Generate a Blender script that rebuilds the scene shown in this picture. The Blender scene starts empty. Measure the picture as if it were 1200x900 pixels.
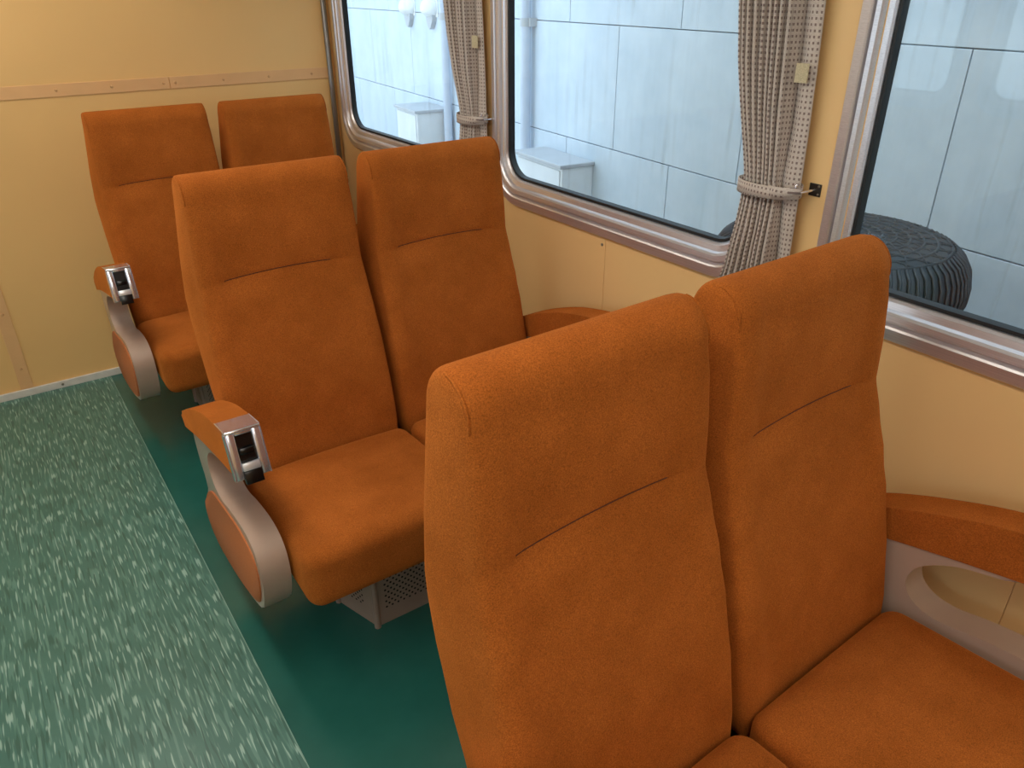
import bpy, bmesh, math, random
from mathutils import Vector, Matrix
random.seed(7)
scene = bpy.context.scene
COL = scene.collection

# ------------------------------------------------------------------ camera
CAM_YAW, CAM_PITCH, CAM_ROLL, F_PX = 0.6093, 0.4852, -0.0044, 885.7
fw = Vector((math.sin(CAM_YAW)*math.cos(CAM_PITCH), math.cos(CAM_YAW)*math.cos(CAM_PITCH), -math.sin(CAM_PITCH)))
rt = fw.cross(Vector((0, 0, 1))).normalized(); up = rt.cross(fw)
c_, s_ = math.cos(CAM_ROLL), math.sin(CAM_ROLL)
rt, up = c_*rt + s_*up, -s_*rt + c_*up
cd = bpy.data.cameras.new('camera'); cam = bpy.data.objects.new('camera', cd); COL.objects.link(cam)
cd.sensor_width = 36.0; cd.lens = 36.0*F_PX/1200.0; cd.clip_start = 0.02
m3 = Matrix((rt, up, -fw)).transposed()
cam.matrix_world = Matrix.Translation((0, 0, 1.5)) @ m3.to_4x4()
scene.camera = cam

# ------------------------------------------------------------------ world, exposure
w = bpy.data.worlds.new('World'); scene.world = w; w.use_nodes = True
bg = w.node_tree.nodes['Background']
bg.inputs[0].default_value = (0.72, 0.87, 1.0, 1); bg.inputs[1].default_value = 2.7
scene.view_settings.view_transform = 'Standard'
scene.view_settings.look = 'None'
scene.view_settings.gamma = 1
scene.view_settings.use_curve_mapping = False
scene.view_settings.exposure = 0.0
LAMP = 12.0            # ceiling lamp diffuser strength

# ------------------------------------------------------------------ helpers
def lin(r, g, b):
    f = lambda c: (c/12.92 if c <= .04045 else ((c+.055)/1.055)**2.4)
    return (f(r/255), f(g/255), f(b/255), 1)

def obj(name, verts, faces, mat=None, parent=None, smooth=False, loc=(0, 0, 0)):
    me = bpy.data.meshes.new(name); me.from_pydata([tuple(v) for v in verts], [], faces); me.update()
    return link(name, me, mat, parent, smooth, loc)

def link(name, me, mat=None, parent=None, smooth=False, loc=(0, 0, 0)):
    o = bpy.data.objects.new(name, me); COL.objects.link(o); o.location = loc
    if mat and not me.materials: me.materials.append(mat)
    if parent: o.parent = parent
    if smooth:
        for p in me.polygons: p.use_smooth = True
    return o

def bmobj(name, bm, mat=None, parent=None, smooth=False, loc=(0, 0, 0), angle=None):
    bmesh.ops.recalc_face_normals(bm, faces=bm.faces)
    me = bpy.data.meshes.new(name); bm.to_mesh(me); bm.free()
    o = link(name, me, mat, parent, smooth, loc)
    if angle is not None:
        for p in me.polygons: p.use_smooth = True
        me.set_sharp_from_angle(angle=math.radians(angle))
    return o

def empty(name, loc, label, cat, group=None, rotz=0):
    o = bpy.data.objects.new(name, None); COL.objects.link(o); o.location = loc; o.rotation_euler = (0, 0, rotz)
    o.empty_display_size = .05
    return tag(o, label, cat, group)

def tag(o, label, cat, group=None):
    o['label'] = label; o['category'] = cat
    if group: o['group'] = group
    return o

def struct(o, label=None):
    o['kind'] = 'structure'
    if label: o['label'] = label
    return o

def copy_tree(o, parent=None):
    c = o.copy(); COL.objects.link(c); c.parent = parent
    for ch in list(o.children): copy_tree(ch, c)
    return c

def box(bm, x0, x1, y0, y1, z0, z1, bev=0, seg=2):
    r = bmesh.ops.create_cube(bm, size=1)
    vs = r['verts']
    for v in vs:
        v.co = Vector(((x0+x1)/2+v.co.x*(x1-x0), (y0+y1)/2+v.co.y*(y1-y0), (z0+z1)/2+v.co.z*(z1-z0)))
    if bev:
        es = list({e for v in vs for e in v.link_edges})
        bmesh.ops.bevel(bm, geom=es, offset=bev, segments=seg, affect='EDGES', profile=.5)

def obox(bm, o, e1, e2, n, a0, a1, b0, b1, c0, c1, bev=0):
    """oriented box in the frame (e1, e2, n) at o"""
    r = bmesh.ops.create_cube(bm, size=1); vs = r['verts']
    for v in vs:
        a = (a0+a1)/2+v.co.x*(a1-a0); b = (b0+b1)/2+v.co.y*(b1-b0); c = (c0+c1)/2+v.co.z*(c1-c0)
        v.co = o + e1*a + e2*b + n*c
    if bev:
        es = list({e for v in vs for e in v.link_edges})
        bmesh.ops.bevel(bm, geom=es, offset=bev, segments=2, affect='EDGES', profile=.5)

def lathe(bm, prof, n=48, c=(0, 0)):
    rings = []
    for r, z in prof:
        rings.append([bm.verts.new((c[0]+r*math.cos(2*math.pi*k/n), c[1]+r*math.sin(2*math.pi*k/n), z)) for k in range(n)])
    for a, b in zip(rings, rings[1:]):
        for k in range(n):
            bm.faces.new((a[k], a[(k+1) % n], b[(k+1) % n], b[k]))
    bm.faces.new(rings[0][::-1]); bm.faces.new(rings[-1])

def tube(bm, pts, r, n=8, closed=False):
    pts = [Vector(p) for p in pts]; N = len(pts); rings = []
    for i, p in enumerate(pts):
        if closed: t = pts[(i+1) % N]-pts[i-1]
        else: t = pts[min(i+1, N-1)]-pts[max(i-1, 0)]
        t.normalize()
        a = t.cross(Vector((0, 0, 1)))
        if a.length < .1: a = t.cross(Vector((1, 0, 0)))
        a.normalize(); b = t.cross(a)
        rings.append([bm.verts.new(p+r*(math.cos(2*math.pi*k/n)*a+math.sin(2*math.pi*k/n)*b)) for k in range(n)])
    R = list(zip(rings, rings[1:]+rings[:1])) if closed else list(zip(rings, rings[1:]))
    for a, b in R:
        for k in range(n): bm.faces.new((a[k], a[(k+1) % n], b[(k+1) % n], b[k]))
    if not closed:
        bm.faces.new(rings[0][::-1]); bm.faces.new(rings[-1])

def catmull(P, k=4, closed=True):
    out = []; N = len(P)
    for i in range(N if closed else N-1):
        if closed: p0, p1, p2, p3 = P[i-1], P[i], P[(i+1) % N], P[(i+2) % N]
        else: p0, p1, p2, p3 = P[max(i-1, 0)], P[i], P[i+1], P[min(i+2, N-1)]
        for j in range(k):
            t = j/k
            out.append(tuple(.5*((2*b)+(-a+c)*t+(2*a-5*b+4*c-d)*t*t+(-a+3*b-3*c+d)*t**3) for a, b, c, d in zip(p0, p1, p2, p3)))
    if not closed: out.append(tuple(P[-1]))
    return out

def extrude_x(bm, poly, x0, x1, bev, seg=3):
    """polygon in (y, z) extruded along x, rim edges bevelled"""
    A = [bm.verts.new((x0, y, z)) for y, z in poly]; B = [bm.verts.new((x1, y, z)) for y, z in poly]
    n = len(poly); bm.faces.new(A); bm.faces.new(B[::-1])
    for k in range(n): bm.faces.new((A[k], B[k], B[(k+1) % n], A[(k+1) % n]))
    if bev:
        bm.edges.ensure_lookup_table()
        S = set(A) | set(B)
        es = [e for e in bm.edges if e.verts[0] in S and e.verts[1] in S and abs(e.verts[0].co.x-e.verts[1].co.x) < 1e-6]
        bmesh.ops.bevel(bm, geom=es, offset=bev, segments=seg, affect='EDGES', profile=.5, clamp_overlap=True)

# ------------------------------------------------------------------ materials
def mat(name):
    m = bpy.data.materials.new(name); m.use_nodes = True
    nt = m.node_tree; return m, nt, nt.nodes['Principled BSDF']
def N(nt, t, **kw):
    n = nt.nodes.new(t)
    for k, v in kw.items(): setattr(n, k, v)
    return n
def coords(nt, scale=(1, 1, 1), out='Object'):
    tc = N(nt, 'ShaderNodeTexCoord'); mp = N(nt, 'ShaderNodeMapping'); mp.inputs['Scale'].default_value = scale
    nt.links.new(tc.outputs[out], mp.inputs[0]); return mp.outputs[0]
def noise(nt, vec, scale, detail=3, rough=.5):
    n = N(nt, 'ShaderNodeTexNoise'); n.inputs['Scale'].default_value = scale; n.inputs['Detail'].default_value = detail
    n.inputs['Roughness'].default_value = rough; nt.links.new(vec, n.inputs['Vector']); return n.outputs['Fac']
def ramp(nt, fac, stops):
    r = N(nt, 'ShaderNodeValToRGB'); nt.links.new(fac, r.inputs[0])
    e = r.color_ramp.elements
    while len(e) < len(stops): e.new(.5)
    for q, (p, c) in zip(e, stops): q.position = p; q.color = c
    return r.outputs[0]
def mixc(nt, fac, a, b, blend='MIX'):
    m = N(nt, 'ShaderNodeMix', data_type='RGBA', blend_type=blend)
    for s, v in ((m.inputs[0], fac), (m.inputs[6], a), (m.inputs[7], b)):
        if hasattr(v, 'links') or isinstance(v, bpy.types.NodeSocket): nt.links.new(v, s)
        else: s.default_value = v
    return m.outputs[2]
def bump(nt, h, b, strength=.2, dist=.002):
    n = N(nt, 'ShaderNodeBump'); n.inputs['Strength'].default_value = strength; n.inputs['Distance'].default_value = dist
    nt.links.new(h, n.inputs['Height']); nt.links.new(n.outputs[0], b.inputs['Normal'])

def simple(name, col, rough=.5, metal=0, coat=0, spec=.5, nscale=0, var=.06, bstr=0):
    m, nt, b = mat(name)
    b.inputs['Roughness'].default_value = rough; b.inputs['Metallic'].default_value = metal
    b.inputs['Coat Weight'].default_value = coat; b.inputs['Specular IOR Level'].default_value = spec
    v = coords(nt); f = noise(nt, v, nscale or 12, 4)
    d = tuple(max(0, c*(1-var)) for c in col[:3])+(1,); l = tuple(min(1, c*(1+var)) for c in col[:3])+(1,)
    nt.links.new(ramp(nt, f, [(.3, d), (.7, l)]), b.inputs['Base Color'])
    if bstr: bump(nt, f, b, bstr, .001)
    return m

def velvet(name, dark, light):
    m, nt, b = mat(name)
    v = coords(nt)
    fine = noise(nt, v, 520, 2, .7); nap = noise(nt, v, 9, 4, .6)
    base = ramp(nt, nap, [(.30, dark), (.70, light)])
    speck = ramp(nt, fine, [(.30, (.45, .45, .45, 1)), (.72, (1.45, 1.45, 1.45, 1))])
    nt.links.new(mixc(nt, .75, base, speck, 'MULTIPLY'), b.inputs['Base Color'])
    b.inputs['Roughness'].default_value = .95; b.inputs['Specular IOR Level'].default_value = .12
    b.inputs['Sheen Weight'].default_value = .38; b.inputs['Sheen Roughness'].default_value = .38
    b.inputs['Sheen Tint'].default_value = lin(255, 150, 60)
    bump(nt, fine, b, .55, .0015)
    return m

M = {}
M['velvet'] = velvet('orange_velvet', lin(158, 84, 28), lin(179, 98, 37))
M['thread'] = simple('seam_thread', lin(78, 34, 10), .9)
M['beige'] = simple('beige_enamel', lin(176, 150, 132), .28, coat=.4, var=.03)
M['panel_orange'] = simple('orange_side_cloth', lin(180, 104, 54), .85, nscale=300, var=.10, bstr=.15)
M['chrome'] = simple('chrome', lin(222, 219, 224), .17, metal=.82, var=.02)
M['black'] = simple('black_plastic', lin(10, 10, 11), .25, var=.1)
M['silver'] = simple('silver_tab', lin(225, 225, 228), .3, metal=.6)
M['pedestal'] = simple('pedestal_enamel', lin(150, 130, 116), .45)
M['hole'] = simple('perforation_black', lin(12, 10, 9), .9)
M['dark_metal'] = simple('dark_metal', lin(62, 56, 52), .4, metal=.7)
M['cream'] = simple('cream_paint', lin(238, 196, 134), .42, nscale=2.5, var=.025)
M['cream_end'] = simple('cream_end_paint', lin(236, 190, 122), .42, nscale=2.0, var=.03)
M['peach'] = simple('peach_trim_paint', lin(228, 178, 122), .45, var=.03)
M['whitetrim'] = simple('white_trim_paint', lin(214, 208, 198), .35, nscale=30, var=.08)
M['ceiling'] = simple('ceiling_white', lin(236, 230, 216), .6, var=.02)
M['gasket'] = simple('black_rubber', lin(14, 16, 17), .5)
M['screw'] = simple('screw_steel', lin(150, 140, 125), .35, metal=.9)
M['screw_peach'] = simple('painted_screw', lin(216, 166, 112), .4)
M['steel_rod'] = simple('grey_steel', lin(135, 132, 128), .35, metal=.6)
M['rubber'] = simple('black_ribbed_rubber', lin(44, 48, 52), .45, nscale=40, var=.15)
M['drum'] = simple('grey_drum', lin(120, 126, 130), .6, var=.1)
M['ext_back'] = simple('joint_grey', lin(146, 158, 168), .9)
M['cabinet'] = simple('cabinet_paint', lin(214, 220, 224), .5, nscale=8, var=.05)
M['cabinet_top'] = simple('cabinet_lid_paint', lin(176, 182, 188), .5, nscale=8, var=.05)
M['pipe'] = simple('pipe_pvc', lin(186, 198, 214), .5)
M['hood'] = simple('white_hood', lin(232, 236, 238), .45)
M['ground'] = simple('concrete', lin(150, 150, 148), .9, nscale=20, var=.15)
M['patch'] = simple('pale_velcro', lin(196, 184, 152), .95, nscale=400, var=.2, bstr=.3)

def m_alu():
    m, nt, b = mat('brushed_aluminium')
    v = coords(nt, (220, 2, 220)); f = noise(nt, v, 3, 3)
    nt.links.new(ramp(nt, f, [(.3, lin(206, 201, 203)), (.7, lin(226, 222, 224))]), b.inputs['Base Color'])
    b.inputs['Metallic'].default_value = .78; b.inputs['Roughness'].default_value = .33
    return m
M['alu'] = m_alu()

def m_floor():
    m, nt, b = mat('green_linoleum')
    v = coords(nt); f = noise(nt, v, 5, 4, .6)
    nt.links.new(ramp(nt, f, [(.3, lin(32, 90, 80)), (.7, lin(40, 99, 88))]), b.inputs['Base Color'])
    b.inputs['Roughness'].default_value = .24; b.inputs['Coat Weight'].default_value = .25; b.inputs['Coat Roughness'].default_value = .1
    return m
M['floor'] = m_floor()

def m_aisle():
    m, nt, b = mat('flecked_aisle_linoleum')
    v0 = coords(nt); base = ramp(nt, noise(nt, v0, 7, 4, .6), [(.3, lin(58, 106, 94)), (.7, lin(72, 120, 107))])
    # elongated pale flecks running along the car, in two sizes
    def flecks(sx, sy, lo, hi, rot, off):
        tc = N(nt, 'ShaderNodeTexCoord'); mp = N(nt, 'ShaderNodeMapping')
        mp.inputs['Scale'].default_value = (sx, sy, 1); mp.inputs['Rotation'].default_value = (0, 0, rot); mp.inputs['Location'].default_value = (off, off*1.7, 0)
        nt.links.new(tc.outputs['Object'], mp.inputs[0])
        f = noise(nt, mp.outputs[0], 1, .4, .5)
        return ramp(nt, f, [(lo, (0, 0, 0, 1)), (hi, (1, 1, 1, 1))])
    c = mixc(nt, flecks(130, 11, .55, .63, .04, 0), base, lin(92, 136, 122))
    c = mixc(nt, flecks(205, 17, .61, .69, -.04, 9), c, lin(146, 180, 166))
    c = mixc(nt, flecks(150, 12, .60, .68, .02, 21), c, lin(52, 96, 84))
    nt.links.new(c, b.inputs['Base Color'])
    b.inputs['Roughness'].default_value = .38; b.inputs['Coat Weight'].default_value = .1; b.inputs['Coat Roughness'].default_value = .2
    return m
M['aisle'] = m_aisle()

def m_ext():
    m, nt, b = mat('white_exterior_panel')
    v = coords(nt); f = noise(nt, v, 4, 6, .65); g = noise(nt, coords(nt, (30, 30, 1.2)), 2, 3)
    c = ramp(nt, f, [(.3, lin(188, 204, 217)), (.7, lin(206, 219, 230))])
    c = mixc(nt, .12, c, ramp(nt, g, [(.3, (.75, .75, .75, 1)), (.7, (1, 1, 1, 1))]), 'MULTIPLY')
    nt.links.new(c, b.inputs['Base Color']); b.inputs['Roughness'].default_value = .7
    return m
M['ext'] = m_ext()

def m_glass():
    m = bpy.data.materials.new('window_glass'); m.use_nodes = True; nt = m.node_tree; nt.nodes.clear()
    out = N(nt, 'ShaderNodeOutputMaterial'); tr = N(nt, 'ShaderNodeBsdfTransparent'); gl = N(nt, 'ShaderNodeBsdfGlossy')
    tr.inputs[0].default_value = (.93, .96, .97, 1); gl.inputs['Roughness'].default_value = .02
    lw = N(nt, 'ShaderNodeLayerWeight'); lw.inputs[0].default_value = .5
    pw = N(nt, 'ShaderNodeMath', operation='POWER'); nt.links.new(lw.outputs['Facing'], pw.inputs[0]); pw.inputs[1].default_value = 4.0
    fr = N(nt, 'ShaderNodeMath', operation='MULTIPLY_ADD'); nt.links.new(pw.outputs[0], fr.inputs[0]); fr.inputs[1].default_value = .55; fr.inputs[2].default_value = .035
    mx = N(nt, 'ShaderNodeMixShader'); nt.links.new(fr.outputs[0], mx.inputs[0]); nt.links.new(tr.outputs[0], mx.inputs[1]); nt.links.new(gl.outputs[0], mx.inputs[2])
    # rain streak dirt
    df = N(nt, 'ShaderNodeBsdfDiffuse'); df.inputs[0].default_value = lin(150, 165, 175)
    f = noise(nt, coords(nt, (1, 55, 2.2)), 1, 3, .6)
    g = noise(nt, coords(nt, (1, 3, 3)), 1, 2)
    r = ramp(nt, f, [(.58, (0, 0, 0, 1)), (.72, (.16, .16, .16, 1))])
    r2 = mixc(nt, 1.0, r, ramp(nt, g, [(.4, (.15, .15, .15, 1)), (.6, (1, 1, 1, 1))]), 'MULTIPLY')
    m2 = N(nt, 'ShaderNodeMixShader'); nt.links.new(r2, m2.inputs[0]); nt.links.new(mx.outputs[0], m2.inputs[1]); nt.links.new(df.outputs[0], m2.inputs[2])
    nt.links.new(m2.outputs[0], out.inputs[0]); return m
M['glass'] = m_glass()

def m_curtain():
    m, nt, b = mat('dotted_curtain_cloth')
    tc = N(nt, 'ShaderNodeTexCoord'); sep = N(nt, 'ShaderNodeSeparateXYZ'); nt.links.new(tc.outputs['UV'], sep.inputs[0])
    def wave(s, per):
        a = N(nt, 'ShaderNodeMath', operation='MULTIPLY'); a.inputs[1].default_value = 1/per; nt.links.new(s, a.inputs[0])
        f = N(nt, 'ShaderNodeMath', operation='FRACT'); nt.links.new(a.outputs[0], f.inputs[0])
        d = N(nt, 'ShaderNodeMath', operation='SUBTRACT'); d.inputs[1].default_value = .5; nt.links.new(f.outputs[0], d.inputs[0])
        e = N(nt, 'ShaderNodeMath', operation='ABSOLUTE'); nt.links.new(d.outputs[0], e.inputs[0])
        g = N(nt, 'ShaderNodeMath', operation='LESS_THAN'); g.inputs[1].default_value = .22; nt.links.new(e.outputs[0], g.inputs[0]); return g.outputs[0]
    mu = N(nt, 'ShaderNodeMath', operation='MULTIPLY')
    nt.links.new(wave(sep.outputs[0], .0090), mu.inputs[0]); nt.links.new(wave(sep.outputs[1], .0108), mu.inputs[1])
    wv = noise(nt, coords(nt), 300, 2)
    base = ramp(nt, wv, [(.3, lin(188, 175, 164)), (.7, lin(206, 194, 183))])
    nt.links.new(mixc(nt, mu.outputs[0], base, lin(128, 110, 104)), b.inputs['Base Color'])
    b.inputs['Roughness'].default_value = .9; b.inputs['Sheen Weight'].default_value = .15
    bump(nt, wv, b, .3, .001)
    return m
M['curtain'] = m_curtain()

def m_lamp():
    m, nt, b = mat('lamp_diffuser')
    b.inputs['Base Color'].default_value = (.9, .9, .88, 1)
    b.inputs['Emission Color'].default_value = (1.0, .93, .83, 1); b.inputs['Emission Strength'].default_value = LAMP
    return m
M['lamp'] = m_lamp()

# ------------------------------------------------------------------ dimensions
W = 1.432; END = 3.4194; XL = -1.69; YB = -3.2; ZC = 2.16; XA = .244
ZB = .8616; ZT = 1.78; WLEN = 1.09
WIN_Y = [3.353, 2.14, .904, -.32, -1.545]     # far outer edge of each window
ROW_Y = [.6394, 1.8576, 3.0978]

# ------------------------------------------------------------------ room shell
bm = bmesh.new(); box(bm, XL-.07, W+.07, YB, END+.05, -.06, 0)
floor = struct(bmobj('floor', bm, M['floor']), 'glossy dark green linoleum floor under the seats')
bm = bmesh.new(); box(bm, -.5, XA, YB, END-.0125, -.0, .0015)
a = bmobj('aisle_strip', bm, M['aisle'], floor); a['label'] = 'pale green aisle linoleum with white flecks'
bm = bmesh.new()
box(bm, XA-.0012, XA+.0012, YB, END-.0125, .0, .0021)
bmobj('aisle_edge', bm, simple('aisle_edge_line', lin(120, 158, 142), .4), floor)

bm = bmesh.new(); box(bm, XL-.07, W+.07, YB, END+.05, ZC, ZC+.05)
struct(bmobj('ceiling', bm, M['ceiling']), 'pale painted ceiling above the seats')

def side_wall(name, x0, x1, label):
    bm = bmesh.new(); i = .046
    box(bm, x0, x1, YB, END, 0, ZB+i); box(bm, x0, x1, YB, END, ZT-i, ZC)
    e = END
    for y in WIN_Y:
        box(bm, x0, x1, y-i, e, ZB+i, ZT-i); e = y-WLEN+i
    box(bm, x0, x1, YB, e, ZB+i, ZT-i)
    return struct(bmobj(name, bm, M['cream']), label)
wall_r = side_wall('wall_right', W+.004, W+.034, 'cream painted wall panels below and between the windows')
wall_l = side_wall('wall_left', XL-.034, XL-.004, 'cream painted side wall across the aisle')
# facing panels on the window wall: lower panels with open joints, pillar panels between the frames
seams = [END, 2.80, 1.578, .355, -.87, -2.1, YB]
for a, b in zip(seams, seams[1:]):
    bm = bmesh.new(); box(bm, W, W+.005, b+.0009, a-.0009, 0, ZB+.02, .0006, 1); bmobj('wall_panel', bm, M['cream'], wall_r)
e = END
for y in WIN_Y:
    bm = bmesh.new(); box(bm, W, W+.005, y-.046, e, ZB+.02, ZC); bmobj('pillar_panel', bm, M['cream'], wall_r); e = y-WLEN+.046
bm = bmesh.new(); lathe(bm, [(.0045, -.001), (.0045, .001), (.002, .0022)], 12); sc = bmobj('screw', bm, M['screw'])
sc.parent = wall_r; sc.rotation_euler = (0, -math.pi/2, 0); sc.location = (W-.0005, 1.592, .835)
screw_me = sc.data
for y in (2.814, .369):
    for z in (.835, .3):
        c = link('screw', screw_me, None, wall_r, False, (W-.0005, y, z)); c.rotation_euler = (0, -math.pi/2, 0)
c = link('screw', screw_me, None, wall_r, False, (W-.0005, 1.592, .3)); c.rotation_euler = (0, -math.pi/2, 0)

bm = bmesh.new(); box(bm, XL-.07, W+.07, END, END+.05, 0, ZC)
wall_e = struct(bmobj('wall_back', bm, M['cream_end']), 'cream painted end wall behind the farthest seats')
bm = bmesh.new(); box(bm, XL-.07, W+.07, YB-.05, YB, 0, ZC)
struct(bmobj('wall_front', bm, M['cream_end']), 'cream painted end wall behind the viewpoint')

# peach cover strips on the end wall
def strip(name, x0, x1, z0, z1, label, screws, m='peach'):
    bm = bmesh.new(); box(bm, x0, x1, END-.004, END, z0, z1, .0012, 2)
    o = struct(bmobj(name, bm, M[m]), label)
    bm = bmesh.new(); lathe(bm, [(.0055, -.001), (.0055, .0012), (.003, .003)], 12); me = None
    for x, z in screws:
        if me is None:
            s = bmobj('screw', bm, M['screw_peach'] if m == 'peach' else M['screw'], o, True); me = s.data
        else: s = link('screw', me, None, o)
        s.rotation_euler = (math.pi/2, 0, 0); s.location = (x, END-.004, z)
    return o
zt = 1.163
strip('trim_1', .7315, W, 1.1403, 1.1852, 'peach cover strip on the end wall, length nearest the windows', [(.752+.19*k, zt) for k in range(4)])
strip('trim_2', XL, .7290, 1.1403, 1.1852, 'peach cover strip on the end wall, length nearest the aisle', [(.708-.19*k, zt) for k in range(9)])
strip('trim_3', -.086, -.040, .034, 1.1398, 'upright peach cover strip on the end wall below the level strip', [(-.063, .12+.24*k) for k in range(5)])
bm = bmesh.new(); box(bm, XL, W, END-.012, END, 0, .0306, .002, 2)
bb = struct(bmobj('baseboard_back', bm, M['whitetrim']), 'off-white metal skirting strip along the end wall')
me = None
for k in range(9):
    if me is None:
        bm = bmesh.new(); lathe(bm, [(.0055, -.001), (.0055, .001), (.003, .002)], 12); s = bmobj('screw', bm, M['screw'], bb); me = s.data
    else: s = link('screw', me, None, bb)
    s.rotation_euler = (math.pi/2, 0, 0); s.location = (.062+.285*(k-4), END-.012, .016)
bm = bmesh.new(); tube(bm, [(W-.026, END-.014, 0), (W-.026, END-.014, ZC)], .0115, 12)
struct(bmobj('trim_4', bm, M['steel_rod'], None, True), 'slim grey steel rod upright in the far wall corner')

# ------------------------------------------------------------------ windows
def rrect(y0, y1, z0, z1, r, n=8):
    P = []
    for cy, cz, a0 in ((y1-r, z1-r, 0), (y0+r, z1-r, 90), (y0+r, z0+r, 180), (y1-r, z0+r, 270)):
        for k in range(n+1):
            a = math.radians(a0+90*k/n); P.append((cy+r*math.cos(a), cz+r*math.sin(a)))
    return P
def ring_mesh(name, loops, m, parent, angle=35):
    """loops: (inset_side, inset_bottom, radius, x) from outside in; window local: y 0..-WLEN, z absolute"""
    V, F = [], []; n = 0
    for i, (si, bi, r, x) in enumerate(loops):
        P = rrect(-WLEN+si, -si, ZB+bi, ZT-si, r); n = len(P); V += [(x, y, z) for y, z in P]
    for i in range(len(loops)-1):
        for k in range(n): F.append((i*n+k, i*n+(k+1) % n, (i+1)*n+(k+1) % n, (i+1)*n+k))
    o = obj(name, V, F, m, parent, True); o.data.set_sharp_from_angle(angle=math.radians(angle)); return o
def make_window(name, label):
    root = bpy.data.objects.new(name, None); COL.objects.link(root); struct(root, label); root.empty_display_size = .05
    B = 1.45
    L = [(0, 0, .13, .000), (.0005, .0005, .13, -.012), (.003, .004, .127, -.015), (.021, .026, .112, -.017), (.024, .030, .110, -.014),
         (.026, .034, .108, -.006), (.0275, .036, .107, -.006), (.029, .038, .106, -.012), (.0305, .041, .104, -.0135), (.039, .052, .098, -.012), (.042, .057, .096, -.007),
         (.044, .061, .094, .000), (.055, .074, .088, .004), (.058, .079, .086, .010), (.060, .082, .085, .022), (.060, .082, .085, .034)]
    ring_mesh('frame', L, M['alu'], root, 14)
    G = [(.059, .081, .085, .012), (.0605, .083, .084, .0105), (.0655, .0885, .0795, .0115), (.0665, .090, .0785, .020), (.0665, .090, .0785, .031)]
    ring_mesh('gasket', G, M['gasket'], root)
    P = rrect(-WLEN+.06, -.06, ZB+.083, ZT-.06, .084)
    n = len(P); V = [(.024, y, z) for y, z in P]+[(.029, y, z) for y, z in P]
    F = [tuple(range(n)), tuple(range(2*n-1, n-1, -1))]+[(k, n+k, n+(k+1) % n, (k+1) % n) for k in range(n)]
    obj('pane', V, F, M['glass'], root)
    return root
wl = ['far rounded aluminium window beside the end wall', 'middle rounded aluminium window with a cabinet outside', 'near rounded aluminium window with a ribbed drum outside', 'aluminium window on the seat side, just out of view', 'aluminium window on the seat side behind the viewpoint']
win = make_window('window_1', wl[0]); win.location = (W, WIN_Y[0], 0)
for k in range(1, 5):
    c = copy_tree(win); c.name = 'window_%d' % (k+1); c['label'] = wl[k]; c.location = (W, WIN_Y[k], 0)
for k in range(5):
    c = copy_tree(win); c.name = 'window_%d' % (k+6); c['label'] = 'rounded aluminium window in the wall across the aisle'
    c.rotation_euler = (0, 0, math.pi); c.location = (XL, WIN_Y[k]-WLEN, 0)

# ------------------------------------------------------------------ ceiling lamps
def lamp(x, y, label):
    t = empty('ceiling_lamp', (x, y, ZC), label, 'lamp', 'ceiling lamps')
    bm = bmesh.new(); box(bm, -.13, .13, -.62, .62, -.025, 0, .006); bmobj('housing', bm, M['whitetrim'], t)
    bm = bmesh.new(); box(bm, -.11, .11, -.6, .6, -.05, -.025, .008); bmobj('diffuser', bm, M['lamp'], t)
for j, y in enumerate((2.5, 1.1, -.3, -1.8)):
    lamp(.0, y, ['long ceiling lamp nearest the end wall', 'long ceiling lamp over the middle row', 'long ceiling lamp over the viewpoint', 'long ceiling lamp farthest from the end wall'][j])

# ------------------------------------------------------------------ double seat
SX = .815        # centre of the pair
ZTOP = 1.113
def interp(T, z):
    if z <= T[0][0]: return T[0][1]
    for (a, p), (b, q) in zip(T, T[1:]):
        if z <= b:
            t = (z-a)/(b-a); t = t*t*(3-2*t)*.5+t*.5; return p+(q-p)*t
    return T[-1][1]
FRONT = [(.33, -.150), (.40, -.142), (.50, -.122), (.62, -.095), (.72, -.068), (.80, -.042), (.86, -.024), (.93, -.022), (1.0, -.016), (1.06, -.006)]
REAR = [(.33, -.02), (.45, .02), (.60, .058), (.72, .082), (.80, .090), (.95, .094), (1.06, .097)]
HF = [(.33, .222), (.45, .227), (.62, .225), (.80, .2175), (.86, .2145), (.95, .211), (1.06, .207)]
HR = [(.33, .214), (.60, .226), (.80, .232), (.90, .225), (1.06, .208)]
def lerp(T, z):
    if z <= T[0][0]: return T[0][1]
    for (a, p), (b, q) in zip(T, T[1:]):
        if z <= b: return p+(q-p)*(z-a)/(b-a)
    return T[-1][1]
ZSEAM = .864
def front_y(s, z):
    """s: -1..1 across the front"""
    y = interp(FRONT, z)
    lum = math.exp(-((z-.60)/.17)**2)
    y += .010*(1-min(1, abs(s))**2.2)*(.35+.65*lum) - .006*math.exp(-((abs(s)-.90)/.10)**2)*(1 if z > .45 else .5)
    zs = ZSEAM+.006*(1-(s/.8)**2)
    if abs(s) < .80: y += .0016*math.exp(-((z-zs)/.006)**2)
    return y
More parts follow.
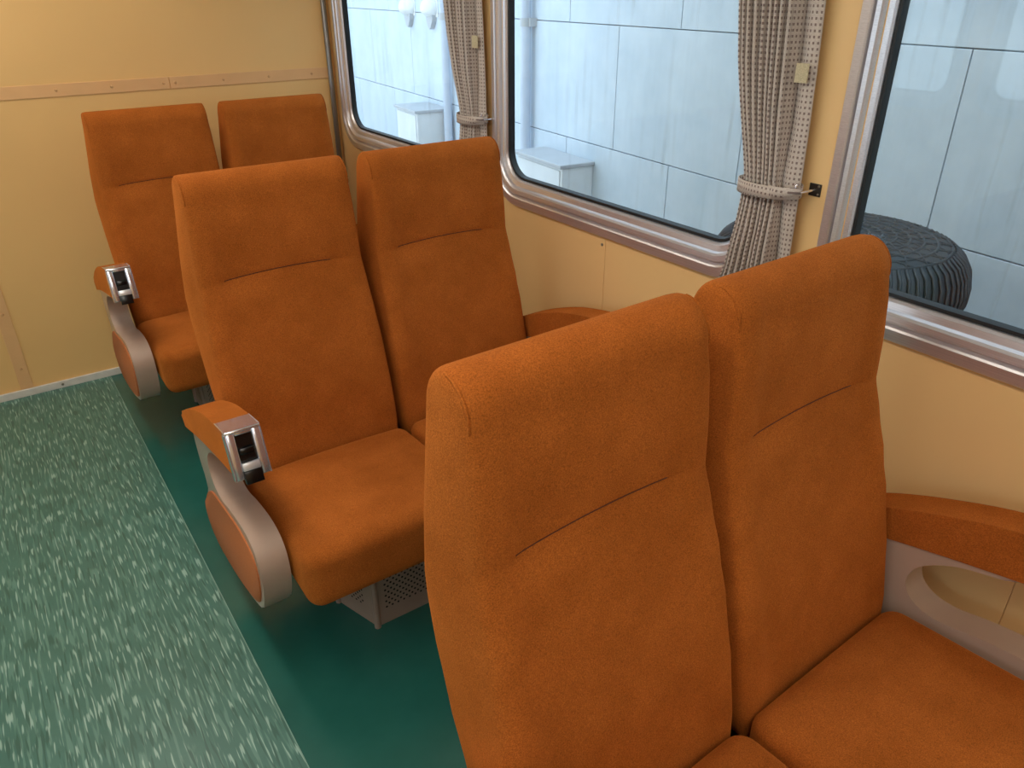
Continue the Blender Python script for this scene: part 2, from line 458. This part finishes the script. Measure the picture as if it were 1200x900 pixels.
def backrest_mesh():
    zs = [.33+.04*k for k in range(13)]+[.835, .845, .852]+[.856+.003*k for k in range(9)]+[.888, .90, .92, .95, .98, 1.01, 1.035, 1.055]
    V, F, n = [], [], 0
    NF, NR, NS, NC = 28, 10, 5, 5
    def section(z, shrink, yf_off, yr_off, zz=None):
        pts = []; hf = lerp(HF, z)-shrink; hr = lerp(HR, z)-shrink
        yfm = interp(FRONT, z); yr = interp(REAR, z)-yr_off
        rf = min(.019, .42*(yr-(yfm+yf_off))); rr = min(.022, .42*(yr-(yfm+yf_off)))
        for k in range(NF+1):
            s = -1+2*k/NF; x = s*(hf-rf); pts.append((x, front_y(s, z)+yf_off))
        yfr = pts[-1][1]
        for k in range(1, NC+1):
            a = math.radians(90*k/NC); pts.append((hf-rf+rf*math.sin(a), yfr+rf-rf*math.cos(a)))
        y0 = yfr+rf
        for k in range(1, NS+1): pts.append((hf+(hr-hf)*k/NS+.003*math.sin(math.pi*k/NS), y0+(yr-rr-y0)*k/NS))
        for k in range(1, NC+1):
            a = math.radians(90*k/NC); pts.append((hr-rr+rr*math.cos(a), yr-rr+rr*math.sin(a)))
        for k in range(1, NR+1): pts.append(((hr-rr)*(1-2*k/NR), yr))
        for k in range(1, NC+1):
            a = math.radians(90*k/NC); pts.append((-hr+rr-rr*math.sin(a), yr-rr+rr*math.cos(a)))
        yfl = pts[0][1]+rf
        for k in range(1, NS+1): pts.append((-(hr+(hf-hr)*k/NS)-.003*math.sin(math.pi*k/NS), yr-rr+(yfl-yr+rr)*k/NS))
        for k in range(1, NC):
            a = math.radians(90*k/NC); pts.append((-hf+rf-rf*math.cos(a), yfl-rf*math.sin(a)))
        return [(x, y, zz if zz is not None else z) for x, y in pts]
    rows = []
    rows.append(section(.33, .02, .018, .018, .322))
    for z in zs: rows.append(section(z, 0, 0, 0))
    R = .052
    for k in range(1, 9):
        a = math.radians(90*k/8.4)
        off = R*(1-math.cos(a)); z = 1.058
        rows.append(section(z, .003*(k/8)+.009*max(0, (k-5)/3)**2, off*.98, off*.92, 1.058+(ZTOP-1.058)*math.sin(a)))
    n = len(rows[0])
    for r in rows: V += r
    for i in range(len(rows)-1):
        for k in range(n): F.append((i*n+k, i*n+(k+1) % n, (i+1)*n+(k+1) % n, (i+1)*n+k))
    F.append(tuple(range(n))[::-1]); F.append(tuple((len(rows)-1)*n+k for k in range(n)))
    me = bpy.data.meshes.new('backrest'); me.from_pydata(V, [], F); me.update()
    for p in me.polygons: p.use_smooth = True
    return me

def rounded_grid_box(hx, hy, hz, r, n=(18, 18, 8)):
    """subdivided box with rounded edges"""
    bm = bmesh.new(); vm = {}
    def pt(i, j, k):
        key = (i, j, k)
        if key not in vm:
            def m(t, N): 
                u = -1+2*t/N; return math.copysign(abs(u)**.75, u)
            p = Vector((m(i, n[0])*hx, m(j, n[1])*hy, m(k, n[2])*hz))
            q = Vector((max(-hx+r, min(hx-r, p.x)), max(-hy+r, min(hy-r, p.y)), max(-hz+r, min(hz-r, p.z))))
            d = p-q
            if d.length > 1e-9:
                # cube to sphere in the corner zone
                u = Vector((d.x/r, d.y/r, d.z/r)); x2, y2, z2 = u.x**2, u.y**2, u.z**2
                d = Vector((u.x*math.sqrt(max(0, 1-y2/2-z2/2+y2*z2/3)), u.y*math.sqrt(max(0, 1-x2/2-z2/2+x2*z2/3)), u.z*math.sqrt(max(0, 1-x2/2-y2/2+x2*y2/3))))*r
            vm[key] = bm.verts.new(q+d)
        return vm[key]
    nx, ny, nz = n
    for i in range(nx):
        for j in range(ny):
            for k in (0, nz): bm.faces.new((pt(i, j, k), pt(i+1, j, k), pt(i+1, j+1, k), pt(i, j+1, k)))
    for i in range(nx):
        for k in range(nz):
            for j in (0, ny): bm.faces.new((pt(i, j, k), pt(i+1, j, k), pt(i+1, j, k+1), pt(i, j, k+1)))
    for j in range(ny):
        for k in range(nz):
            for i in (0, nx): bm.faces.new((pt(i, j, k), pt(i, j+1, k), pt(i, j+1, k+1), pt(i, j, k+1)))
    return bm

def cushion_mesh():
    bm = rounded_grid_box(.231, .220, .080, .036, (24, 24, 12))
    for v in bm.verts:
        x, y, z = v.co; t = (z+.080)/.160
        s = x/.231; f = y/.220          # f=-1 front
        z += t*(.016*(1-s*s)*(1-f*f)**.5 if abs(f) < 1 else 0)
        z += .343 + t*(-.030*(f+1)/2) + (1-t)*(.02*(f+1)/2)
        y2 = y-.368-.010*t*(1-abs(s)**3)*(1 if f < 0 else 0)*abs(f)
        v.co = (x*(1-.010*(1-t)), y2, z)
    bmesh.ops.recalc_face_normals(bm, faces=bm.faces)
    me = bpy.data.meshes.new('seat_cushion'); bm.to_mesh(me); bm.free()
    for p in me.polygons: p.use_smooth = True
    return me

PLATE = [(-.05, .515), (-.06, .43), (-.088, .368), (-.06, .318), (-.005, .265), (.018, .212), (-.012, .166), (-.08, .146), (-.25, .160),
         (-.42, .206), (-.470, .250), (-.497, .325), (-.494, .382), (-.462, .417), (-.40, .428), (-.31, .418), (-.245, .404), (-.200, .407),
         (-.170, .428), (-.162, .462), (-.182, .502), (-.24, .540), (-.33, .568), (-.33, .585), (-.20, .57), (-.10, .54)]
PANEL = [(-.095, .345), (-.045, .298), (.000, .250), (.006, .208), (-.02, .176), (-.08, .157), (-.25, .171), (-.41, .216), (-.455, .258), (-.478, .325),
         (-.470, .372), (-.44, .397), (-.37, .405), (-.30, .398), (-.22, .386), (-.15, .375)]
PAD_TOP = [(.036, .506), (.022, .530), (-.025, .556), (-.09, .590), (-.17, .624), (-.27, .659), (-.372, .682), (-.428, .690)]
PAD_BOT = [(-.458, .600), (-.38, .586), (-.30, .570), (-.19, .545), (-.10, .522), (-.01, .495), (.022, .488)]

def make_double_seat():
    root = empty('double_seat', (SX, 0, 0), '', 'train seat', 'orange double seats along the windows')
    bme = backrest_mesh(); cme = cushion_mesh()
    stitch = None; pip = {}
    for cx in (-.2365, .2365):
        b = link('backrest', bme, M['velvet'], root, False, (cx, 0, 0))
        if stitch is None:
            bm = bmesh.new()
            P = []
            for k in range(25):
                s = -.78+1.42*k/24; z = ZSEAM+.006*(1-(s/.8)**2); P.append((s*(lerp(HF, z)-.019), front_y(s, z)+.0008, z))
            tube(bm, P, .0016, 6); st = bmobj('stitch_line', bm, M['thread'], b, True); stitch = st.data
            st['label'] = 'dark stitched crease across the backrest'
            for sx in (-1, 1):
                bm = bmesh.new(); P = []
                for k in range(15):
                    a = math.radians(-22+112*k/14)
                    P.append((sx*(lerp(HF, 1.06)-.0045), .046-.0485*math.cos(a), 1.058+.0525*math.sin(a)))
                tube(bm, P, .0022, 7); pp = bmobj('piping', bm, M['velvet'], b, True); pip[sx] = pp.data
        else:
            st = link('stitch_line', stitch, None, b); st['label'] = 'dark stitched crease across the backrest'
            for sx in (-1, 1): link('piping', pip[sx], None, b)
        link('seat_cushion', cme, M['velvet'], root, False, (cx, 0, 0))
    # under frame and swivel pedestal
    bm = bmesh.new(); box(bm, -.40, .40, -.44, -.02, .225, .275, .008); box(bm, -.44, .44, -.06, .02, .25, .40, .008)
    for cx in (-.2365, .2365): box(bm, cx-.15, cx+.15, -.05, -.005, .30, .60, .01)
    bmobj('under_frame', bm, M['dark_metal'], root)
    plan = [(-.266, -.447), (.266, -.447), (.312, -.30), (.312, -.14), (.266, .02), (-.266, .02), (-.312, -.14), (-.312, -.30)]
    bm = bmesh.new()
    A = [bm.verts.new((x, y, 0)) for x, y in plan]; Bv = [bm.verts.new((x, y, .24)) for x, y in plan]
    bm.faces.new(A); bm.faces.new(Bv[::-1])
    for k in range(8): bm.faces.new((A[k], A[(k+1) % 8], Bv[(k+1) % 8], Bv[k]))
    ped = bmobj('pedestal', bm, M['pedestal'], root); ped['label'] = 'beige-grey metal seat pedestal with perforated sides'
    pm = None
    for x, y in plan:
        if pm is None:
            bm = bmesh.new(); lathe(bm, [(.009, 0), (.009, .235)], 12); o = bmobj('corner_post', bm, M['pedestal'], ped, angle=40); pm = o.data
        else: o = link('corner_post', pm, None, ped)
        o.location = (x, y, 0)
    bm = bmesh.new()
    for k in range(8):
        p = Vector(plan[k]+(0,)); q = Vector(plan[(k+1) % 8]+(0,)); e = (q-p); L = e.length; e.normalize(); nrm = Vector((e.y, -e.x, 0))
        m0 = .030 if L > .3 else .045
        cols = int((L-2*m0)/.0085)
        for i in range(cols+1):
            for j in range(14):
                if (i+j) % 2: continue
                c = p+e*(m0+i*.0085)+Vector((0, 0, .055+j*.0095))+nrm*.0012
                vs = [bm.verts.new(c+.0034*(math.cos(math.pi/3*t)*e+math.sin(math.pi/3*t)*Vector((0, 0, 1)))) for t in range(6)]
                bm.faces.new(vs)
    h = bmobj('perforation', bm, M['hole'], ped); h['kind'] = 'stuff'; h['label'] = 'rows of small dark round perforations'
    # armrests
    for s in (-1, 1):
        cx = s*.508
        bm = bmesh.new(); extrude_x(bm, catmull(PLATE, 5), -.0325, .0325, .007, 3)
        arm = bmobj('armrest', bm, M['beige'], root, loc=(cx, 0, 0), angle=50)
        arm['label'] = 'beige enamelled armrest frame with open loop'
        bm = bmesh.new(); xo = s*.0325; a, b2 = sorted((xo-s*.004, xo+s*.0035)); extrude_x(bm, catmull(PANEL, 4), a, b2, .0025, 2)
        o = bmobj('side_panel', bm, M['panel_orange'], arm, angle=50); o['label'] = 'orange cloth panel set in the armrest side'
        bm = bmesh.new(); extrude_x(bm, catmull(PAD_TOP, 4, False)+catmull(PAD_BOT, 3, False), -.0375, .0375, .011, 4)
        o = bmobj('arm_pad', bm, M['velvet'], arm, angle=70); o['label'] = 'orange velvet arm pad rising to the front'
        # ashtray in the front end of the pad
        top = Vector((0, -.440, .694)); bot = Vector((0, -.472, .592))
        e1 = Vector((1, 0, 0)); e2 = (top-bot).normalized(); nn = Vector((0, -e2.z, e2.y)); H = (top-bot).length
        bm = bmesh.new()
        obox(bm, bot, e1, e2, nn, -.036, -.018, 0, H, -.014, .004, .0026)
        obox(bm, bot, e1, e2, nn, .018, .036, 0, H, -.014, .004, .0026)
        obox(bm, bot, e1, e2, nn, -.018, .018, H-.012, H, -.014, .004, .0022)
        obox(bm, bot, e1, e2, nn, -.018, .018, 0, .010, -.014, .002, .001); obox(bm, bot, e1, e2, nn, -.037, .037, H-.006, H+.001, -.014, .0060, .0022)
        d = Vector((0, -.070, .012)).normalized(); nup = Vector((0, d.z, -d.y))
        d0 = 0 if s < 0 else .045; obox(bm, Vector((0, -.372, .6815)), e1, d, nup, -.0365, .0365, d0, .071, -.006, .0025, .0015)
        for q in (-1, 1): obox(bm, bot, e1, e2, nn, *sorted((q*.0362, q*.0378)), 0, H-.006, -.018, .004, 0)
        o = bmobj('ashtray_frame', bm, M['chrome'], arm, angle=50); o['label'] = 'chrome ashtray frame on the armrest front'
        bm = bmesh.new(); obox(bm, bot, e1, e2, nn, -.0185, .0185, .004, H-.010, -.016, -.007)
        obox(bm, bot, e1, e2, nn, -.016, .016, .050, .066, -.007, .002, .004)
        o = bmobj('ashtray_tray', bm, M['black'], arm, angle=30); o['label'] = 'black ashtray recess'
        bm = bmesh.new(); obox(bm, bot, e1, e2, nn, -.0180, .0180, .017, .034, -.004, .0075, .0015)
        o = bmobj('ashtray_tab', bm, M['silver'], arm, angle=30); o['label'] = 'silver tab of the ashtray'
        bm = bmesh.new(); obox(bm, bot, e1, e2, nn, -.0185, .0185, -.012, .016, -.006, .0085, .001)
        o = bmobj('ashtray_flap', bm, M['black'], arm, angle=30); o['label'] = 'black flap hanging below the ashtray'
    return root

seat = make_double_seat()
seat['label'] = 'nearest orange velvet double seat, large in the foreground'
seat.location.y = ROW_Y[0]; seat.rotation_euler.z = .03
for a in seat.children:
    if a.name.startswith('armrest') and a.location.x < 0: a.location = (a.location.x, -.030, -.022); near_arm = a
for k, lab in ((1, 'middle orange velvet double seat with its whole front cushion in view'), (2, 'farthest orange velvet double seat against the end wall')):
    c = copy_tree(seat); c.location = (SX-(.012 if k == 2 else 0), ROW_Y[k], 0); c.rotation_euler.z = 0; c['label'] = lab
    for a in c.children:
        if a.name.startswith('armrest'): a.location.y = a.location.z = 0

# ------------------------------------------------------------------ curtains
def make_curtain():
    root = empty('curtain', (0, 0, 0), '', 'curtain', 'tied window curtains')
    NZ, NP = 46, 9
    z0, z1 = .80, 1.80
    prof = [(.80, .952, 1.150), (.92, .955, 1.112), (1.02, .956, 1.098), (1.10, .958, 1.094), (1.13, .958, 1.094), (1.22, .960, 1.112), (1.36, .966, 1.146), (1.50, .974, 1.168), (1.80, .984, 1.186)]
    def edge(z, i):
        for a, b in zip(prof, prof[1:]):
            if z <= b[0]+1e-9:
                t = (z-a[0])/(b[0]-a[0]); return a[i]+(b[i]-a[i])*t
        return prof[-1][i]
    us = []
    NU = NP*10; V = []; F = []; UV = []
    HEM = 14
    def row(z):
        yr, yl = edge(z, 1), edge(z, 2); wd = yl-yr
        tie = math.exp(-((z-1.115)/.10)**2)
        hem = .048 if z > 1.115 else .040
        amp = .022*(1-.5*tie); P = []
        for k in range(NU+1):
            u = k/NU; ph = 2*math.pi*NP*u
            y = yl-(wd-hem)*u+.0035*math.sin(2*ph); jit = .25*math.sin(5.1*u*NP+1.3)
            x = W-.034+amp*(math.cos(ph)*(1+jit))*(1 if z < 2 else 1)-.006*math.sin(math.pi*u)
            P.append((x, y))
        x0, y0 = P[-1]
        for k in range(1, HEM+1):
            t = k/HEM; P.append((x0+(W-.024-x0)*t-.012*math.sin(math.pi*t), y0-(y0-yr)*t))
        return P
    ref = row(1.4); arc = [0]
    for p, q in zip(ref, ref[1:]): arc.append(arc[-1]+math.dist(p, q))
    n = len(ref)
    for j in range(NZ+1):
        z = z0+(z1-z0)*j/NZ
        for x, y in row(z): V.append((x, y, z))
    for j in range(NZ):
        for k in range(n-1): F.append((j*n+k, j*n+k+1, (j+1)*n+k+1, (j+1)*n+k))
    me = bpy.data.meshes.new('cloth'); me.from_pydata(V, [], F); uvl = me.uv_layers.new(name='UVMap')
    for p in me.polygons:
        p.use_smooth = True
        for li in p.loop_indices:
            vi = me.loops[li].vertex_index; uvl.data[li].uv = (arc[vi % n], V[vi][2])
    o = link('cloth', me, M['curtain'], root)
    so = o.modifiers.new('thickness', 'SOLIDIFY'); so.thickness = .0012
    # hem piping line between pleats and the flat edge panel is part of the fold; pale fastening patch
    bm = bmesh.new(); ye = edge(1.345, 1); xx = W-.034
    obox(bm, Vector((W-.0445, ye+.020, 1.345)), Vector((.22, -.97, 0)).normalized(), Vector((0, 0, 1)), Vector((-.97, -.22, 0)).normalized(), -.013, .013, -.018, .018, -.001, .0015, .0006)
    bmobj('fastening_patch', bm, M['patch'], root)
    # tie band
    V, F = [], []; K = 40; zc = 1.113
    def loop(k):
        a = 2*math.pi*k/K
        y = 1.027+.078*math.cos(a); x = W-.036+.034*math.sin(a)
        return x, y, zc+.003*math.sin(a)-.010*math.cos(a)*0
    pts = []
    for k in range(K+1): pts.append(loop(k))
    hw = .0135
    for x, y, z in pts: V += [(x, y, z-hw-.004*((y-1.027)/.078)), (x, y, z), (x, y, z+hw-.002*((y-1.027)/.078))]
    for k in range(K):
        for i in (0, 1): F.append((k*3+i, (k+1)*3+i, (k+1)*3+i+1, k*3+i+1))
    # tail to the hook
    b0 = len(V)
    tail = [(W-.066, 1.005, 1.113), (W-.068, .985, 1.114), (W-.064, .965, 1.117), (W-.054, .950, 1.120), (W-.044, .940, 1.121)]
    for i, (x, y, z) in enumerate(tail):
        h = hw*(1-.13*i); V += [(x-.002, y, z-h), (x-.003, y, z), (x-.002, y, z+h)]
    for k in range(len(tail)-1):
        for i in (0, 1): F.append((b0+k*3+i, b0+(k+1)*3+i, b0+(k+1)*3+i+1, b0+k*3+i+1))
    me = bpy.data.meshes.new('tieback'); me.from_pydata(V, [], F); uvl = me.uv_layers.new(name='UVMap')
    for p in me.polygons:
        p.use_smooth = True
        for li in p.loop_indices:
            co = me.vertices[me.loops[li].vertex_index].co; uvl.data[li].uv = (co.y+co.x, co.z)
    o = link('tieback', me, M['curtain'], root); so = o.modifiers.new('thickness', 'SOLIDIFY'); so.thickness = .002
    o['label'] = 'cloth band tied round the curtain'
    return root
def make_hook():
    root = empty('curtain_hook', (W, .938, 1.119), '', 'hook', 'curtain hooks')
    bm = bmesh.new(); box(bm, -.003, 0, -.014, .014, -.013, .013, .001); bmobj('plate', bm, M['dark_metal'], root)
    bm = bmesh.new(); tube(bm, catmull([(-.002, 0, 0), (-.024, .004, -.001), (-.046, .010, -.002), (-.052, .014, .006), (-.048, .012, .016)], 4, False), .0028, 8); bmobj('hook', bm, M['chrome'], root, True)
    bm = bmesh.new()
    for z in (-.008, .008): lathe(bm, [(.003, -.0005), (.003, .001), (.0015, .002)], 10)
    s = None
    bm.free()
    for z in (-.0085, .0085):
        c = link('screw', screw_me, None, root, False, (-.003, -.009, z)); c.rotation_euler = (0, -math.pi/2, 0); c.scale = (.6, .6, 1)
    return root
cur = make_curtain(); cur['label'] = 'beige dotted curtain tied back beside the near window'
hk = make_hook(); hk['label'] = 'dark metal hook holding the curtain beside the near window'
c = copy_tree(cur); c.location.y = 1.197; c['label'] = 'beige dotted curtain tied back between the far and middle windows'
c = copy_tree(hk); c.location.y += 1.197; c['label'] = 'dark metal hook holding the curtain between the far and middle windows'

# ------------------------------------------------------------------ outside
bm = bmesh.new(); box(bm, W+.072, 9, -6, 14, -.12, -.06)
struct(bmobj('ground_outside', bm, M['ground']), 'grey concrete ground outside the windows')
EX = bpy.data.objects.new('wall_outside', None)
bm = bmesh.new(); box(bm, .008, .25, -4, 9.5, -.06, 2.498)
EX = struct(bmobj('wall_outside', bm, M['ext_back']), 'white panelled building wall outside the windows')
EX.location = (2.6, 1.5, 0); EX.rotation_euler = (0, 0, -math.radians(6.095))
PW = .8975
for j, (z0, z1) in enumerate(((-.06, .154), (.154, .74), (.74, 1.326), (1.326, 1.912), (1.912, 2.498))):
    bm = bmesh.new(); box(bm, -.006, .010, .0022, PW-.0022, z0+.0022, z1-.0022, .0012, 1); me = None
    off = -.263 if j % 2 == 0 else -.263+.445
    for k in range(-4, 10):
        if me is None: o = bmobj('panel', bm, M['ext'], EX); me = o.data
        else: o = link('panel', me, None, EX)
        o.location = (0, off+k*PW, 0)
# wall-mounted cabinets
def cabinet(s0, s1, depth, ztop, zbot, label):
    c = empty('utility_cabinet', (0, 0, 0), label, 'cabinet', 'utility cabinets outside'); 
    e = EX.matrix_world
    c.location = Vector((2.6, 1.5, 0))+Matrix.Rotation(-math.radians(6.095), 3, 'Z') @ Vector((-.006, (s0+s1)/2, zbot)); c.rotation_euler = EX.rotation_euler
    h = ztop-zbot; L = (s1-s0)/2
    bm = bmesh.new(); box(bm, -depth, -.001, -L, L, 0, h-.02, .004); bmobj('body', bm, M['cabinet'], c)
    bm = bmesh.new(); box(bm, -depth-.02, -.001, -L-.012, L+.012, h-.02, h, .004); bmobj('lid', bm, M['cabinet_top'], c)
    bm = bmesh.new(); box(bm, -depth-.006, -depth, -L+.02, L-.02, .02, h-.035, .002); d = bmobj('door', bm, M['cabinet'], c)
    bm = bmesh.new(); box(bm, -depth-.016, -depth-.006, L-.06, L-.045, h*.45, h*.62, .002); bmobj('handle', bm, M['dark_metal'], d)
cabinet(1.70, 2.19, .20, .652, -.06, 'pale grey utility cabinet outside the middle window')
cabinet(3.56, 3.96, .26, .708, -.06, 'pale grey utility cabinet outside the far window')
# down pipes
def pipe(s, label):
    p = empty('down_pipe', Vector((2.6, 1.5, -.06))+Matrix.Rotation(-math.radians(6.095), 3, 'Z') @ Vector((-.05, s, 0)), label, 'pipe', 'down pipes outside')
    p.rotation_euler = EX.rotation_euler
    bm = bmesh.new(); lathe(bm, [(.030, 0), (.030, 2.5)], 20); bmobj('tube', bm, M['pipe'], p, angle=40)
    for z in (.5, 1.375, 2.2):
        bm = bmesh.new(); lathe(bm, [(.034, z-.022), (.034, z+.022)], 20); box(bm, .0, .044, -.05, .012, z-.022, z+.022); bmobj('bracket', bm, M['cabinet_top'], p, angle=40)
pipe(2.37, 'pale blue down pipe outside at the far edge of the middle window')
pipe(3.50, 'pale blue down pipe outside beside the far window cabinet')
# vent hoods
def hood(s, z, label):
    h = empty('vent_hood', Vector((2.6, 1.5, z))+Matrix.Rotation(-math.radians(6.095), 3, 'Z') @ Vector((-.006, s, 0)), label, 'vent hood', 'vent hoods on the outside wall')
    h.rotation_euler = EX.rotation_euler
    bm = bmesh.new(); bmesh.ops.create_uvsphere(bm, u_segments=28, v_segments=18, radius=.085)
    for v in bm.verts:
        v.co.x = min(v.co.x, 0)*1.1
        if v.co.z < 0: v.co.z *= .62
    bmobj('shell', bm, M['hood'], h, True)
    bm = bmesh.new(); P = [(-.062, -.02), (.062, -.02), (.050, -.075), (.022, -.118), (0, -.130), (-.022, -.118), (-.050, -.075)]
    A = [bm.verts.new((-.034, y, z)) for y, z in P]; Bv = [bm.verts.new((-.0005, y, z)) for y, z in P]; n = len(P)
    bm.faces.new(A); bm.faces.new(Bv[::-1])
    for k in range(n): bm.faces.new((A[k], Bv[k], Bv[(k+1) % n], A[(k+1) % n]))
    bmobj('grey_tip', bm, M['cabinet_top'], h)  # flat grey piece narrowing to a point below the shell
    bm = bmesh.new(); box(bm, -.006, -.0005, -.092, .092, -.05, .095, .002); bmobj('back_plate', bm, M['hood'], h)
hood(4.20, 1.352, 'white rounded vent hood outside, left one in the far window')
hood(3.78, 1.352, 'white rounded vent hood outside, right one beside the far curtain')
# ribbed drums
def drum(x, y, label):
    d = empty('ribbed_drum', (x, y, -.06), label, 'drum')
    bm = bmesh.new(); lathe(bm, [(.315, 0), (.315, .80)], 64); bmobj('body', bm, M['drum'], d, angle=40)
    prof = [(.316, .760), (.336, .768), (.345, .800), (.345, .840), (.336, .878), (.318, .908), (.290, .930), (.25, .938), (.12, .946), (.002, .948)]
    bm = bmesh.new(); lathe(bm, prof, 80); bmobj('lid', bm, M['rubber'], d, angle=60)
    bm = bmesh.new()
    for k in range(84):
        a = 2*math.pi*k/84; P = []
        for i, (r, z) in enumerate(prof[1:7]):
            b = a+.022*i; P.append(((r+.002)*math.cos(b), (r+.002)*math.sin(b), z))
        tube(bm, P, .0052, 5)
    o = bmobj('rib', bm, M['rubber'], d, True); o['kind'] = 'stuff'; o['label'] = 'close black ribs round the lid edge'
    def zt_(r): return lerp([(.0, .947), (.12, .945), (.25, .937), (.29, .929)], r)
    bm = bmesh.new()
    for r in (.04, .075, .11, .145, .18, .215, .25, .285): tube(bm, [(r*math.cos(2*math.pi*k/56), r*math.sin(2*math.pi*k/56), zt_(r)) for k in range(56)], .0048, 5, True)
    for sgn in (-1, 1):
        for k in range(26):
            a = 2*math.pi*k/26
            tube(bm, [(r*math.cos(a+sgn*(r-.03)*3.0), r*math.sin(a+sgn*(r-.03)*3.0), zt_(r)+.001) for r in (.03, .07, .11, .15, .19, .23, .26, .285)], .0036, 4)
    o = bmobj('lattice', bm, M['rubber'], d, True); o['kind'] = 'stuff'; o['label'] = 'raised black lattice on the lid top'
drum(1.95, 1.176, 'large black ribbed drum standing outside the near window')
